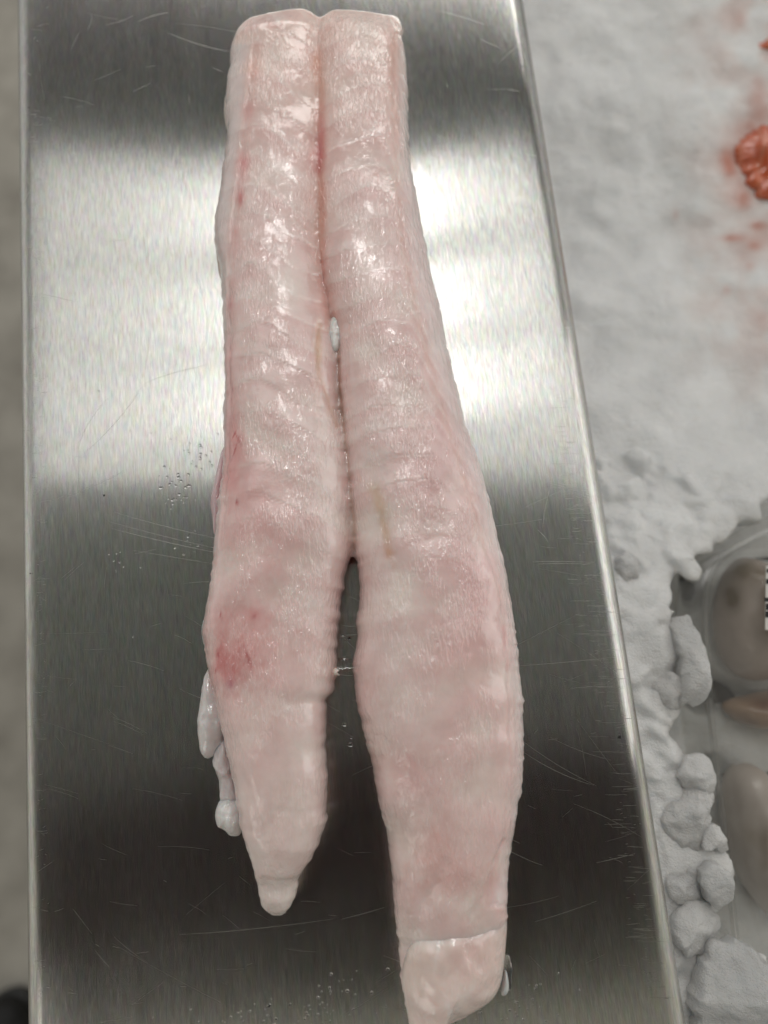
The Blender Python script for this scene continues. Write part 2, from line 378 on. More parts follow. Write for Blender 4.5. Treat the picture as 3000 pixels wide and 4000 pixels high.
# ------------------------------------------------------------------ the fish tail
EL = [(502, 40), (500, 165), (492, 205), (490, 262), (497, 300), (490, 360), (481, 430), (470, 480), (470, 540), (481, 600), (487, 680), (490, 760), (491, 830), (487, 900), (489, 960), (484, 1040), (474, 1090), (470, 1150), (463, 1230), (450, 1320), (442, 1360), (446, 1400), (452, 1440), (462, 1480), (476, 1530), (490, 1600), (503, 1660), (513, 1720), (526, 1790), (545, 1860), (557, 1905), (560, 1930), (568, 1958), (582, 1975), (592, 1983)]
EM = [(700, 52), (690, 130), (696, 200), (696, 330), (694, 420), (694, 500), (698, 580), (706, 640), (716, 690), (728, 740)]
ELR = EM + [(736, 770), (737, 840), (741, 900), (749, 950), (758, 1010), (762, 1080), (765, 1130), (762, 1180), (750, 1230), (738, 1290), (733, 1350), (728, 1400), (731, 1450), (722, 1490), (707, 1512), (705, 1600), (708, 1680), (706, 1770), (690, 1820), (662, 1868), (643, 1898), (640, 1935), (626, 1960), (612, 1976), (604, 1983)]
ERL = EM + [(727, 770), (730, 840), (736, 900), (742, 950), (751, 1010), (757, 1080), (761, 1130), (766, 1190), (775, 1240), (778, 1290), (769, 1340), (772, 1380), (763, 1430), (768, 1500), (780, 1560), (795, 1620), (810, 1680), (820, 1740), (835, 1800), (845, 1870), (850, 1930), (855, 2000), (862, 2060), (868, 2120), (878, 2180), (900, 2225)]
ER = [(868, 40), (869, 85), (877, 120), (880, 180), (882, 240), (885, 320), (890, 380), (905, 460), (920, 540), (940, 640), (960, 730), (980, 820), (1003, 920), (1030, 1000), (1055, 1090), (1075, 1170), (1096, 1260), (1107, 1340), (1119, 1430), (1127, 1500), (1128, 1600), (1124, 1700), (1110, 1780), (1100, 1850), (1095, 1920), (1092, 1980), (1087, 2050), (1080, 2110), (1050, 2165), (1000, 2200), (950, 2225)]
ZE = .009
TOPX = [495, 505, 522, 540, 556, 600, 640, 662, 676, 690, 702, 722, 760, 800, 836, 850, 862, 868, 880]
TOPY = [150, 112, 82, 66, 60, 52, 40, 37, 42, 54, 47, 37, 38, 43, 44, 40, 46, 60, 100]
def lobe(el, er, y0, y1, hts, ovl, ovr, seed, top=None):
    rows = np.arange(y0, y1 + .1, 4.0); n = 64; vs = []; fs = []
    for y in rows:
        xl_, xr_ = float(interp(el, y)), float(interp(er, y))
        jl = 3.5 * nz1(y * .05, seed) + 5.0 * nz1(y * .13, seed + 3) + 1.0 * nz1(y * .33, seed + 5); jr = 3.5 * nz1(y * .05, seed + 7) + 5.0 * nz1(y * .13, seed + 11) + 1.0 * nz1(y * .33, seed + 15)
        pxw = abs(D(1, 0, ZE)[0] - D(0, 0, ZE)[0]); xl_ += - np.interp(y, [0, 560, 735, 760], [ovl, ovl * .75, 2, 0])
        xr_ += np.interp(y, [0, 560, 735, 760], [ovr, ovr * .75, 2, 0])
        yy = y
        a, b = D(xl_, yy, ZE), D(xr_, yy, ZE)
        cx, hw, wy = (a[0] + b[0]) / 2, max(abs(b[0] - a[0]) / 2, .0008), a[1]
        h = float(np.interp(y, [p_[0] for p_ in hts], [p_[1] for p_ in hts]))
        sk = .12 * nz1(y * .008, seed + 20)
        for i in range(n):
            th = 2 * math.pi * i / n; c, s = math.cos(th), math.sin(th)
            x = math.copysign(abs(c) ** .80, c)
            if s >= 0: z = ZE + (h - ZE) * s ** .70
            else:
                z = ZE * (1 - abs(s) ** .45); x = x * (1 - .22 * abs(s) ** .8)
            xx_ = cx + hw * x + hw * sk * max(0, s) * (1 - abs(x)) + (jr if x > 0 else jl) * pxw * abs(x) ** 6
            wy2 = wy
            if y < 150:
                dxp = PIX(xx_, wy, ZE)[0] / K; yt = float(np.interp(dxp, TOPX, TOPY)) + 2.5 * nz1(dxp * .08, seed); wy2 = D(0, yt + (y - y0) * (150 - yt) / (150 - y0), ZE)[1]
            vs.append((xx_, wy2, max(z, .0004)))
    m = len(rows)
    for j in range(m - 1):
        for i in range(n):
            k = (i + 1) % n; fs.append((j * n + i, j * n + k, (j + 1) * n + k, (j + 1) * n + i))
    fs.append(tuple(range(n))[::-1]); fs.append(tuple((m - 1) * n + i for i in range(n)))
    return vs, fs
HL = [(40, .012), (70, .021), (110, .025), (400, .028), (800, .029), (1200, .028), (1500, .026), (1700, .025), (1820, .022), (1880, .018), (1905, .014), (1935, .0145), (1965, .012), (1983, .006)]
HR = [(40, .012), (70, .021), (110, .025), (400, .029), (800, .031), (1300, .033), (1600, .031), (1850, .025), (1940, .0222), (2030, .0180), (2120, .0135), (2225, .009)]
Lb = lobe(EL, ELR, 44, 1983, HL, 0, 30, 1); Rb = lobe(ERL, ER, 41, 2225, HR, 30, 0, 2)
me = remesh('fillet_body', [Lb, Rb], .00085, 5)
co = get_co(me); no = get_no(me)
PX, PY = PIX(co[:, 0], co[:, 1], co[:, 2]); X = PX / K; Y = PY / K
elx = interp(EL, Y); erx = interp(ER, Y); emx = interp(EM, Y); erl = interp(ERL, Y); elr = interp(ELR, Y)
midx = np.where(Y < 745, emx, (erl + elr) / 2); left = X < midx
inner = np.where(left, np.where(Y < 745, emx, elr), np.where(Y < 745, emx, erl)); outer = np.where(left, elx, erx)
Q = np.clip((X - inner) / (outer - inner + 1e-6), 0, 1)
def bell(d, w_): return np.exp(-(d / w_) ** 2)
W1 = np.array([nz1(a * .012, b * .012) for a, b in zip(X, Y)]); W2 = np.array([nz1(a * .045, b * .045, 5) for a, b in zip(X, Y)])
W3 = np.array([fbm(a * .11, b * .05, 9, 3) for a, b in zip(X, Y)])
# muscle sheet lines (myosepta): arcs across the right loin, slanting down to the groove on the left one
yr = Y + 44 * np.sin(np.pi * np.clip(Q, 0, .75) * .9) - np.where(Q > .72, 620 * (Q - .72), 0) + W1 * 12 + W2 * 3
yl = Y + 135 * Q - np.where(Q > .7, 200 * (Q - .7), 0) + W1 * 14 + W2 * 3
ph = np.where(left, yl / 61.0, yr / 57.0)
dl = np.abs(ph - np.round(ph)); lineT = bell(dl, .035); lineB = bell(dl, .13)
fade = np.interp(Y, [30, 100, 900, 1300, 1700, 2300], [.7, 1, .9, .35, .12, .08]) * (0.55 + .9 * np.clip(W1 + .4, 0, 1))
up = np.clip(no[:, 2], 0, 1)
# crease where side skin meets the back on each outer flank
RG = [(855, 80), (852, 250), (862, 400), (874, 540), (897, 650), (930, 790), (972, 930), (1008, 1040), (1050, 1180), (1080, 1270), (1094, 1400), (1104, 1560), (1100, 1700), (1088, 1810), (1070, 1880), (1052, 1950)]
LG = [(548, 100), (538, 190), (530, 260), (516, 380), (502, 470), (494, 600), (497, 900), (492, 1000), (484, 1090), (480, 1180)]
rg = X - interp(RG, Y) - W2 * 4; lg = interp(LG, Y) - X - W2 * 4
okr = (~left) & (Y > 70) & (Y < 1960); okl = left & (Y > 95) & (Y < 1190)
fr0 = ph - np.floor(ph); d = .00016 * fade * (fr0 - .5) * np.clip(1 - lineT, 0, 1)
d += W1 * .0009 + W2 * .00006
d += np.where(okr, -.00022 * bell(rg, 3.5) + .0002 * bell(rg - 7, 5) - .0006 * (1 / (1 + np.exp(-np.clip(rg, -60, 60) / 3))), 0)
d += np.where(okl, -.0003 * bell(lg, 3.5) + .0002 * bell(lg - 6, 4), 0)
side = np.where(okr, np.clip((rg - 4) / 20, 0, 1), 0)
strk = np.array([nz1((a - .22 * b) * .32, b * .02, 3) for a, b in zip(X, Y)])
d += side * strk * .0005
# folds and wrinkles
def crease(pts, w_, dep, lo=0):
    """distance of every vertex to a photo polyline"""
    best = np.full(len(X), 1e9)
    for (x0, y0), (x1, y1) in zip(pts[:-1], pts[1:]):
        dx, dy = x1 - x0, y1 - y0; t_ = np.clip(((X - x0) * dx + (Y - y0) * dy) / (dx * dx + dy * dy), 0, 1)
        best = np.minimum(best, np.hypot(X - x0 - t_ * dx, Y - y0 - t_ * dy))
    return dep * bell(best, w_), best
for pts, w_, dep in [([(620, 1735), (600, 1760), (560, 1800), (530, 1790)], 6, -.0006), ([(705, 1745), (650, 1760), (600, 1750)], 7, -.0006), ([(690, 700), (684, 740), (688, 800), (712, 870), (730, 920)], 5, -.0010),
                     ([(752, 700), (748, 760), (744, 840)], 4, -.0008), ([(800, 1010), (820, 1100), (850, 1200)], 8, -.0007), ([(880, 2060), (920, 1950), (960, 1870)], 14, -.0018),
                     ([(1090, 1820), (1068, 1870), (1050, 1935), (1010, 1990)], 5, -.0015), ([(700, 1500), (640, 1520), (580, 1500)], 8, -.0005), ([(930, 1660), (980, 1620), (1010, 1560)], 9, -.0006), ([(790, 1560), (860, 1640), (870, 1720)], 12, -.0008),
                     ([(566, 1898), (600, 1906), (640, 1900)], 4, -.0010), ([(500, 1600), (540, 1720), (560, 1800)], 8, -.0006), ([(880, 1180), (950, 1160), (1040, 1170)], 4, -.0003)]:
    d += crease(pts, w_ * 1.3, dep * .42)[0] * (1 + .6 * W2)
edge = np.clip(up + .35, 0, 1)
co2 = co + no * (d * edge)[:, None]; co2[:, 2] = np.maximum(co2[:, 2], .0004); set_co(me, co2)
# pigment
base = np.tile(lin(241, 214, 210), (len(X), 1))
def mixin(c, f):
    global base
    f = np.clip(f, 0, 1)[:, None]; base = base * (1 - f) + lin(*c)[None] * f
def spot(x, y, rx, ry, c, s, rot=0, soft=1.0):
    a = math.radians(rot); dx, dy = X - x, Y - y; u = dx * math.cos(a) + dy * math.sin(a); v = -dx * math.sin(a) + dy * math.cos(a)
    r = np.sqrt((u / rx) ** 2 + (v / ry) ** 2) * (1 + .35 * W2 + .25 * W3)
    mixin(c, s * np.exp(-(r ** 2) * soft))
mixin((233, 200, 182), .55 * np.clip((420 - Y) / 420, 0, 1))
mixin((238, 205, 203), .35 * bell(Y - 1000, 500) * np.where(left, .6, .8))
mixin((241, 227, 223), .5 * bell(Q - .22, .22) * ((Y > 900) & (Y < 1900)))
mixin((234, 198, 196), .4 * np.clip(W1 * 1.6, 0, 1)); mixin((243, 232, 224), .6 * np.clip(-W1 * 1.6, 0, 1))
mixin((252, 243, 238), .28 * bell(dl, .05) * fade * np.clip(W2 + .75, 0, 1)); fr_ = ph - np.floor(ph); mixin((224, 184, 180), .34 * fade * np.clip(1 - fr_ * 1.5, 0, 1) * (1 + .8 * W2)); mixin((248, 236, 232), .30 * fade * np.clip(fr_ * 1.6 - .6, 0, 1))
fn = np.array([nz1(a * 5.0, b * 3.2, 31) + .6 * nz1(a * 11, b * 7, 3) for a, b in zip(ph, Q)])
mixin((250, 240, 236), .28 * np.clip(fn, 0, 1) * fade); mixin((222, 180, 178), .18 * np.clip(-fn, 0, 1) * fade)
d += .00010 * fn * fade * 0
mixin((238, 226, 226), .6 * side); mixin((226, 218, 218), .55 * np.where(okl, np.clip((lg - 3) / 14, 0, 1), 0))
mixin((226, 178, 158), np.where(okr & (Y < 1300), .18 * bell(rg + 4, 7) * (1 + 1.5 * W2), 0)); mixin((214, 140, 130), np.where(okl, .18 * bell(lg + 8, 9) * (1 + 1.5 * W2), 0))
gx = np.where(Y < 745, emx, 0) - 3
mixin((216, 142, 112), np.where((Y > 95) & (Y < 720), .62 * bell(X - gx - 2 * W2, 10) * np.interp(Y, [95, 150, 260, 560, 720], [.3, .9, 1, .85, .3]), 0))
mixin((225, 160, 140), np.where(Y < 720, .25 * bell(X - gx, 34), 0))
R1, R2, RD = (212, 112, 112), (224, 160, 158), (176, 50, 50)
for a in [(692, 338, 9, 38, RD, .75), (694, 300, 10, 60, R1, .6), (680, 335, 18, 30, R1, .35), (698, 455, 8, 90, (206, 120, 96), .5), (700, 600, 8, 60, R1, .3), (683, 130, 10, 20, (220, 150, 120), .5),
          (546, 145, 20, 20, (226, 160, 140), .5), (536, 240, 13, 20, R2, .55), (526, 352, 14, 26, R1, .62), (519, 428, 8, 20, R1, .75), (508, 510, 12, 30, R2, .4), (497, 655, 8, 20, R1, .5), (497, 760, 8, 28, R2, .5),
          (497, 850, 10, 60, R1, .42), (505, 960, 20, 70, R1, .55), (500, 1030, 22, 60, R1, .42), (545, 1080, 70, 60, R2, .35), (515, 1170, 50, 50, R2, .3), (850, 130, 10, 60, (226, 160, 140), .35), (858, 260, 8, 40, (226, 150, 130), .3),
          (525, 1385, 82, 75, R2, .55), (500, 1430, 42, 50, R1, .45), (482, 1330, 34, 34, R2, .4), (550, 1330, 26, 22, R1, .35), (475, 1425, 14, 34, R1, .65), (498, 1478, 10, 12, (186, 90, 120), .6), (495, 1450, 30, 50, R1, .3),
          (620, 1440, 60, 40, R2, .22), (620, 1170, 60, 40, R2, .16), (575, 1230, 50, 40, R2, .15),
          (832, 1150, 9, 42, (206, 158, 112), .6, -14), (838, 1195, 8, 16, (200, 140, 100), .6, -20), (818, 1080, 14, 40, (228, 200, 160), .5, -20), (688, 760, 7, 50, (222, 180, 120), .5),
          (868, 1640, 70, 36, R2, .32), (900, 1700, 60, 60, R2, .25), (800, 1480, 20, 60, R2, .2), (940, 1020, 60, 110, (226, 178, 180), .35), (1010, 1420, 70, 60, (232, 180, 178), .35), (1010, 1270, 80, 80, (232, 184, 186), .35),
          (930, 1830, 50, 60, (228, 160, 150), .35, 30), (980, 1900, 70, 40, (228, 160, 150), .3), (1060, 1920, 22, 70, R2, .35, 12), (1090, 1372, 6, 26, R1, .38), (1099, 1440, 4, 20, R1, .25), (1080, 1300, 8, 30, R2, .25), (1097, 1560, 4, 60, R2, .2)]:
    spot(*a)
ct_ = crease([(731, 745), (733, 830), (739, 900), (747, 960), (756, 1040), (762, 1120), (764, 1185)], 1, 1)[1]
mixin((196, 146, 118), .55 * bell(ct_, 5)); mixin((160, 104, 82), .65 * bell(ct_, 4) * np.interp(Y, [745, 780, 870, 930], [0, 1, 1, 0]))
ct_ = crease([(690, 700), (684, 740), (688, 800), (712, 870), (730, 920)], 1, 1)[1]; mixin((222, 178, 150), .45 * bell(ct_, 5))
for (x, y, rx, ry, rot) in [(535, 1417, 2.6, 17, -18), (478, 1328, 1.8, 9, 0), (470, 1413, 2.2, 13, -8), (466, 1450, 2, 7, 10), (548, 1333, 2.4, 7, 5), (506, 975, 1.5, 22, 18), (512, 945, 1.3, 14, -25), (505, 940, 1.2, 12, 25), (512, 1085, 3, 7, 0)]:
    spot(x, y, rx, ry, (176, 24, 34), .9, rot, 1.2)
mixin((239, 224, 219), .5 * np.where(left, np.clip((Y - 1560) / 200, 0, 1), 0)); mixin((228, 224, 218), .5 * np.where(left, np.clip((Y - 1885) / 25, 0, 1), 0))
la = me.attributes.new('Line', 'FLOAT', 'POINT'); la.data.foreach_set('value', (lineT * fade * np.clip(W2 + .75, 0, 1)).astype(np.float32)); set_col(me, base); me.materials.append(M_flesh); me.polygons.foreach_set('use_smooth', [True] * len(me.polygons))
fish = bpy.data.objects.new('fish_tail', me); COL.objects.link(fish)
tag(fish, 'raw pinkish white fish tail, two long fillets joined at the top, on the platter', 'fish')
def dpoly(pts): return [(a * K, b * K) for a, b in pts]
def flap(name, pts, zb, th, col, m=M_memb, label=None, tint=None, vox=None, **kw):
    v, f = pebble(dpoly(pts), zb, th, **kw)
    if vox:
        me_ = remesh(name, [(v, f)], vox, 2); me_.materials.append(m); o = bpy.data.objects.new(name, me_); COL.objects.link(o); o.parent = fish
        me_.polygons.foreach_set('use_smooth', [True] * len(me_.polygons))
    else: o = newmesh(name, v, f, m, fish)
    c = get_co(o.data); px_, py_ = PIX(c[:, 0], c[:, 1], c[:, 2]); rgb = np.tile(lin(*col), (len(c), 1))
    nn = np.array([nz1(a * .02, b * .02, 2) for a, b in zip(px_, py_)])[:, None]; rgb = rgb * (1 + .08 * nn)
    if tint: rgb = tint(px_ / K, py_ / K, rgb)
    set_col(o.data, rgb)
    if label: o['label'] = label
    return o
W = (228, 223, 222)
flap('membrane_flap', [(448, 1435), (436, 1500), (428, 1560), (431, 1610), (438, 1632), (452, 1640), (470, 1622), (488, 1590), (492, 1540), (470, 1460)],   .003, .0065, W, prof=2.6, ls=130, lump=.0014, jag=.06, seed=3, label='pale bluish flap hanging from the left fillet')
flap('membrane_flap', [(474, 1596), (456, 1636), (468, 1668), (476, 1700), (478, 1735), (500, 1745), (524, 1745), (512, 1680), (496, 1600)], .002, .006, (224, 216, 216), prof=2.6, ls=150, lump=.0014, jag=.14, seed=4, label='thin greyish strip of membrane beside the left fillet')
flap('membrane_flap', [(488, 1718), (470, 1734), (464, 1760), (472, 1784), (486, 1788), (500, 1806), (528, 1799), (524, 1740), (510, 1720)], .003, .007, (232, 230, 228), prof=2.4, ls=130, lump=.0016, jag=.06, seed=5, label='round white knob of membrane at the end of the strip')
flap('membrane_flap', [(444, 1330), (438, 1352), (438, 1372), (444, 1400), (452, 1408), (462, 1370), (458, 1335)], .005, .007, W, lump=.0008, seed=6, label='small white fringe on the edge of the left fillet')
flap('belly_edge', [(487, 955), (472, 1010), (462, 1060), (455, 1095), (462, 1130), (464, 1165), (476, 1150), (484, 1080), (496, 1000)], .004, .007, (222, 196, 202), M_flesh, lump=.0008, seed=7)
flap('belly_edge', [(489, 205), (485, 250), (488, 270), (497, 300), (510, 260), (505, 210)], .004, .006, (215, 200, 190), M_flesh, lump=.0008, seed=8)
flap('belly_edge', [(474, 460), (465, 480), (467, 530), (470, 560), (476, 610), (490, 600), (490, 500)], .004, .006, (214, 196, 188), M_flesh, lump=.0008, seed=9)
def ztop(dx, dy):
    """height of the fish where this photo pixel sees it"""
    i = np.argmin((X - dx) ** 2 + (Y - dy) ** 2 + np.where(no[:, 2] > .1, 0, 1e6)); return co2[i, 2]
zn = ztop(722, 725)
flap('tissue_tag', [(716, 686), (706, 715), (709, 745), (716, 759), (727, 766), (738, 748), (746, 718), (742, 692), (728, 680)], zn + .0002, .0032, (248, 238, 234), M_flesh, lump=.0007, ls=250, jag=.08, seed=11, label='small white tag of tissue where the two fillets part')
flap('tissue_tag', [(722, 1440), (736, 1448), (728, 1452), (737, 1460), (718, 1458)], .020, .0018, (225, 215, 208), M_flesh, seed=12, label='tiny torn shred on the inner edge of the left fillet', it=1)
# outer rim of thin white skin along the lower right flank
SK = [(1062, 1100), (1078, 1170), (1097, 1250), (1107, 1330), (1120, 1430), (1129, 1500), (1130, 1600), (1126, 1700), (1112, 1780), (1102, 1850), (1097, 1930), (1097, 1990)]
def fringe():
    vs, fs = [], []; n = 8; ys = np.arange(1095, 1992, 4.)
    for y in ys:
        xo = float(interp(SK, y)) + 2.2 * nz1(y * .09, 1) + 1.2 * nz1(y * .3, 4); wd = np.interp(y, [1095, 1300, 1600, 1900, 1992], [4, 11, 15, 13, 4]); xo -= 5; xi = xo - wd - 3
        for i in range(n):
            a = 2 * math.pi * i / n; dx = (xo + xi) / 2 + (xo - xi) / 2 * math.cos(a); q = D(dx, y, .0095); vs.append((q[0], q[1], .0095 + .0045 * math.sin(a)))
    for j in range(len(ys) - 1):
        for i in range(n): k = (i + 1) % n; fs.append((j * n + i, j * n + k, (j + 1) * n + k, (j + 1) * n + i))
    fs.append(tuple(range(n))[::-1]); fs.append(tuple((len(ys) - 1) * n + i for i in range(n)))
    o = newmesh('skin_fringe', vs, fs, M_memb, fish); set_col(o.data, np.tile(lin(238, 230, 228), (len(vs), 1)))
fringe()
# folded tail end
def tailtint(x, y, rgb):
    def add(rgb, cx, cy, rx, ry, c, s, rot=0):
        a = math.radians(rot); u = (x - cx) * math.cos(a) + (y - cy) * math.sin(a); v = -(x - cx) * math.sin(a) + (y - cy) * math.cos(a)
        f = (.6 * s * np.exp(-((u / rx) ** 2 + (v / ry) ** 2)))[:, None]; return rgb * (1 - f) + lin(*c) * f
    rgb = add(rgb, 1020, 2050, 55, 70, (228, 176, 170), .5); rgb = add(rgb, 960, 1995, 12, 35, (246, 240, 244), .7, 25); rgb = add(rgb, 945, 2060, 4, 40, (246, 242, 242), .6, 8)
    rgb = add(rgb, 1000, 2160, 8, 40, (246, 244, 240), .7, 35); rgb = add(rgb, 970, 2180, 7, 22, (246, 246, 246), .8, -25); rgb = add(rgb, 1060, 1990, 30, 20, (240, 196, 206), .4); rgb = add(rgb, 900, 2100, 30, 60, (232, 220, 206), .4)
    return rgb
flap('folded_end', [(866, 2105), (872, 2065), (892, 2022), (925, 1992), (975, 1977), (1030, 1984), (1070, 1968), (1094, 1960), (1096, 2010), (1092, 2060), (1087, 2120), (1070, 2160), (1040, 2180), (1010, 2196), (975, 2206), (960, 2222), (945, 2290), (892, 2290), (884, 2215), (876, 2170)], .0125, .0085, (240, 221, 214), M_flesh,
     label='blunt tail end folded over on itself', tint=tailtint, lump=.0016, ls=70, seed=13, prof=1.9, rings=26, n=220, centre=(990 * K, 2095 * K), vox=.0008, under=1.1, tilt=(-.10, .05))
flap('membrane_flap', [(1086, 2110), (1092, 2090), (1098, 2110), (1100, 2135), (1092, 2150), (1080, 2150)], .001, .003, (205, 212, 212), seed=15, label='clear scrap of membrane at the right of the folded end')

# ------------------------------------------------------------------ water beads on the platter
def beads():
    bm = bmesh.new(); spots = []
    def cl(px, py, sx, sy, n, r0, r1):
        for _ in range(n): spots.append((random.gauss(px, sx), random.gauss(py, sy), random.uniform(r0, r1) ** 1))
    cl(780, 1780, 40, 40, 20, .0003, .0007); cl(700, 1880, 45, 40, 16, .0003, .0009); cl(700, 1950, 40, 15, 14, .0002, .0006); cl(740, 2110, 50, 40, 10, .0002, .0006); cl(460, 2190, 25, 30, 8, .0003, .0006)
    cl(1300, 3900, 90, 60, 26, .0002, .0007); cl(1180, 3960, 140, 30, 22, .0002, .0007); cl(2040, 3930, 70, 60, 22, .0002, .0006); cl(1850, 3960, 120, 25, 16, .0002, .0006); cl(1370, 2900, 6, 8, 2, .0005, .0009); cl(1340, 2480, 20, 10, 8, .0003, .0006); cl(900, 3980, 200, 20, 20, .0002, .0006)
    cl(600, 1900, 200, 300, 18, .0002, .0005)
    for px, py, r in spots:
        q = P(px, py, 0)
        g = bmesh.ops.create_icosphere(bm, subdivisions=2, radius=1)['verts']; ex = random.uniform(.8, 1.3)
        for v in g: v.co = Vector((q[0] + v.co.x * r * ex, q[1] + v.co.y * r, .00002 + (max(v.co.z, 0)) * r * .35))
    for (px, py, rx, ry, h) in ((1345, 2590, 45, 24, .0006), (1975, 3800, 26, 75, .0012), (1345, 2830, 10, 8, .0006)):
        g = bmesh.ops.create_icosphere(bm, subdivisions=4, radius=1)['verts']
        for v in g:
            k = 1 + .2 * nz1(v.co.x * 2, v.co.y * 2, px); q = P(px + v.co.x * rx * k, py - v.co.y * ry * k, 0); v.co = Vector((q[0], q[1], .00002 + max(v.co.z, 0) * h))
    me_ = bpy.data.meshes.new('water_drops'); bm.to_mesh(me_); bm.free(); me_.polygons.foreach_set('use_smooth', [True] * len(me_.polygons)); me_.materials.append(M_water)
    o = bpy.data.objects.new('water_drops', me_); COL.objects.link(o); tag(o, 'fine water droplets beading on the steel beside the fish', 'water drops', kind='stuff')
beads()

# ------------------------------------------------------------------ the ice bed
IB = [(3400, 1500), (3300, 1830), (3000, 1965), (2900, 2050), (2780, 2110), (2705, 2180), (2665, 2260), (2640, 2360), (2600, 2420), (2590, 2440)]
def ice_edge(py):
    return np.interp(py, [1500, 1830, 1965, 2050, 2110, 2180, 2260, 2360, 2440, 2560, 2720, 2800, 2900, 3000, 3120, 3200, 3260, 3400, 3500, 3560, 3650, 3700, 3760, 3850, 4000, 4300],
                     [3500, 3200, 3000, 2900, 2790, 2705, 2665, 2645, 2600, 2640, 2680, 2590, 2640, 2760, 2760, 2700, 2790, 2835, 2835, 2790, 2760, 2830, 2950, 3040, 3100, 3300])
def zice(x, y):
    zz = -.042 - .075 * np.clip((y + .04) / .24, 0, 1)
    return zz
def icebed():
    parts = []
    nx, ny = 150, 300; xs0 = np.linspace(.055, .46, nx); ys0 = np.linspace(-.30, .48, ny); vs = []; fs = []
    for y in ys0:
        for x in xs0:
            z = float(zice(x, y)); px, py = PIX(x, y, z)
            e_ = float(ice_edge(py)) + 34 * nz1(x * 130, y * 130, 8) + 22 * nz1(x * 300, y * 300, 9); k = 1 / (1 + math.exp(max(-40, min(40, -(px - e_) / 11.))))
            up_ = np.interp(py, [1600, 2300], [1, 0])
            z += .0035 * fbm(x * 22, y * 22, 1, 2) * (1 + .2 * up_) + .004 * up_ * nz1(x * 11, y * 16, 6) - .0030 * up_ * abs(fbm(x * 30, y * 24, 16, 3)) + .0006 * fbm(x * 90, y * 90, 2, 2)
            v = mn.voronoi(Vector((x * (48 - 0 * up_), y * 48, 0)))[0]; z += (.0045 - .0035 * up_) * min(.5, v[1] - v[0])
            z -= k * .050
            if py > 2200:
                hole = mn.noise(Vector((x * 45, y * 45, 7))); z -= .020 * max(0, hole - .22) * 2.5
            vs.append((x, y, z))
    b0 = len(vs)
    for y in (ys0[0], ys0[-1]):
        for x in xs0: vs.append((x, y, -.135))
    for x in (xs0[0], xs0[-1]):
        for y in ys0: vs.append((x, y, -.135))
    for j in range(ny - 1):
        for i in range(nx - 1): fs.append((j * nx + i, j * nx + i + 1, (j + 1) * nx + i + 1, (j + 1) * nx + i))
    for i in range(nx - 1):
        fs.append((i, b0 + i, b0 + i + 1, i + 1)); t_ = (ny - 1) * nx; fs.append((t_ + i + 1, b0 + nx + i + 1, b0 + nx + i, t_ + i))
    c0 = b0 + 2 * nx
    for j in range(ny - 1):
        fs.append(((j + 1) * nx, c0 + j + 1, c0 + j, j * nx)); fs.append((j * nx + nx - 1, c0 + ny + j, c0 + ny + j + 1, (j + 1) * nx + nx - 1))
    q = [b0, b0 + nx, b0 + 2 * nx - 1, b0 + nx - 1]; fs.append((b0, b0 + nx, b0 + 2 * nx - 1, b0 + nx - 1))
    parts.append((vs, fs))
    # crushed lumps half sunk in it
    for k in range(1500):
        px = random.uniform(2050, 3300); py = random.uniform(-200, 4150)
        q = P(px, py, -.07); z = float(zice(q[0], q[1])); q = P(px, py, z)
        if px > float(ice_edge(py)) - 25 or py < 1800: continue
        lo = py > 1900
        r = random.uniform(.003, .0095) if lo else random.uniform(.003, .0085)
        bm = bmesh.new(); bmesh.ops.create_icosphere(bm, subdivisions=3, radius=1)
        pl_ = [(Vector((random.gauss(0, 1), random.gauss(0, 1), random.uniform(.2, 1.6))).normalized(), random.uniform(.35, .75)) for _ in range(6)]
        an = random.uniform(0, 6.28); sxx, syy, szz = random.uniform(.7, 1.5), random.uniform(.6, 1.1), random.uniform(.35, .65); sd = random.uniform(0, 99)
        v2 = []
        for v in bm.verts:
            c = v.co * (1 + .35 * nz1(v.co.x * 1.3 + sd, v.co.y * 1.3, v.co.z * 1.3))
            for n_, d_ in pl_:
                o_ = c.dot(n_) - d_
                if o_ > 0: c = c - n_ * o_
            c = c * 1.25; c = Vector((c.x * sxx, c.y * syy, c.z * szz)) * r
            v2.append((q[0] + c.x * math.cos(an) - c.y * math.sin(an), q[1] + c.x * math.sin(an) + c.y * math.cos(an), z + c.z + (.0005 if lo else -.0015)))
        bm.verts.index_update(); f2 = [tuple(v.index for v in f.verts) for f in bm.faces]; bm.free(); parts.append((v2, f2))
    me_ = remesh('crushed_ice', parts, .0012, 1); c = get_co(me_)
    px_, py_ = PIX(c[:, 0], c[:, 1], c[:, 2]); rgb = np.tile(np.array([.97, .975, .965]), (len(c), 1))
    nn = np.array([fbm(a * .006, b * .006, 4, 3) for a, b in zip(px_, py_)])
    pk = np.clip((px_ - 2560) / 400, 0, 1) * np.clip((1700 - py_) / 600, 0, 1) * np.clip(.5 + nn, 0, 1); pk = pk[:, None] * .75
    rgb = rgb * (1 - pk) + np.array([.74, .50, .44]) * pk
    n2_ = np.array([fbm(a * .013, b * .008, 14, 3) for a, b in zip(px_, py_)]); rgb = rgb * (1 - .09 * np.clip(nn * .9 + .4 * n2_, 0, .8)[:, None] * np.array([1, .98, .97]))
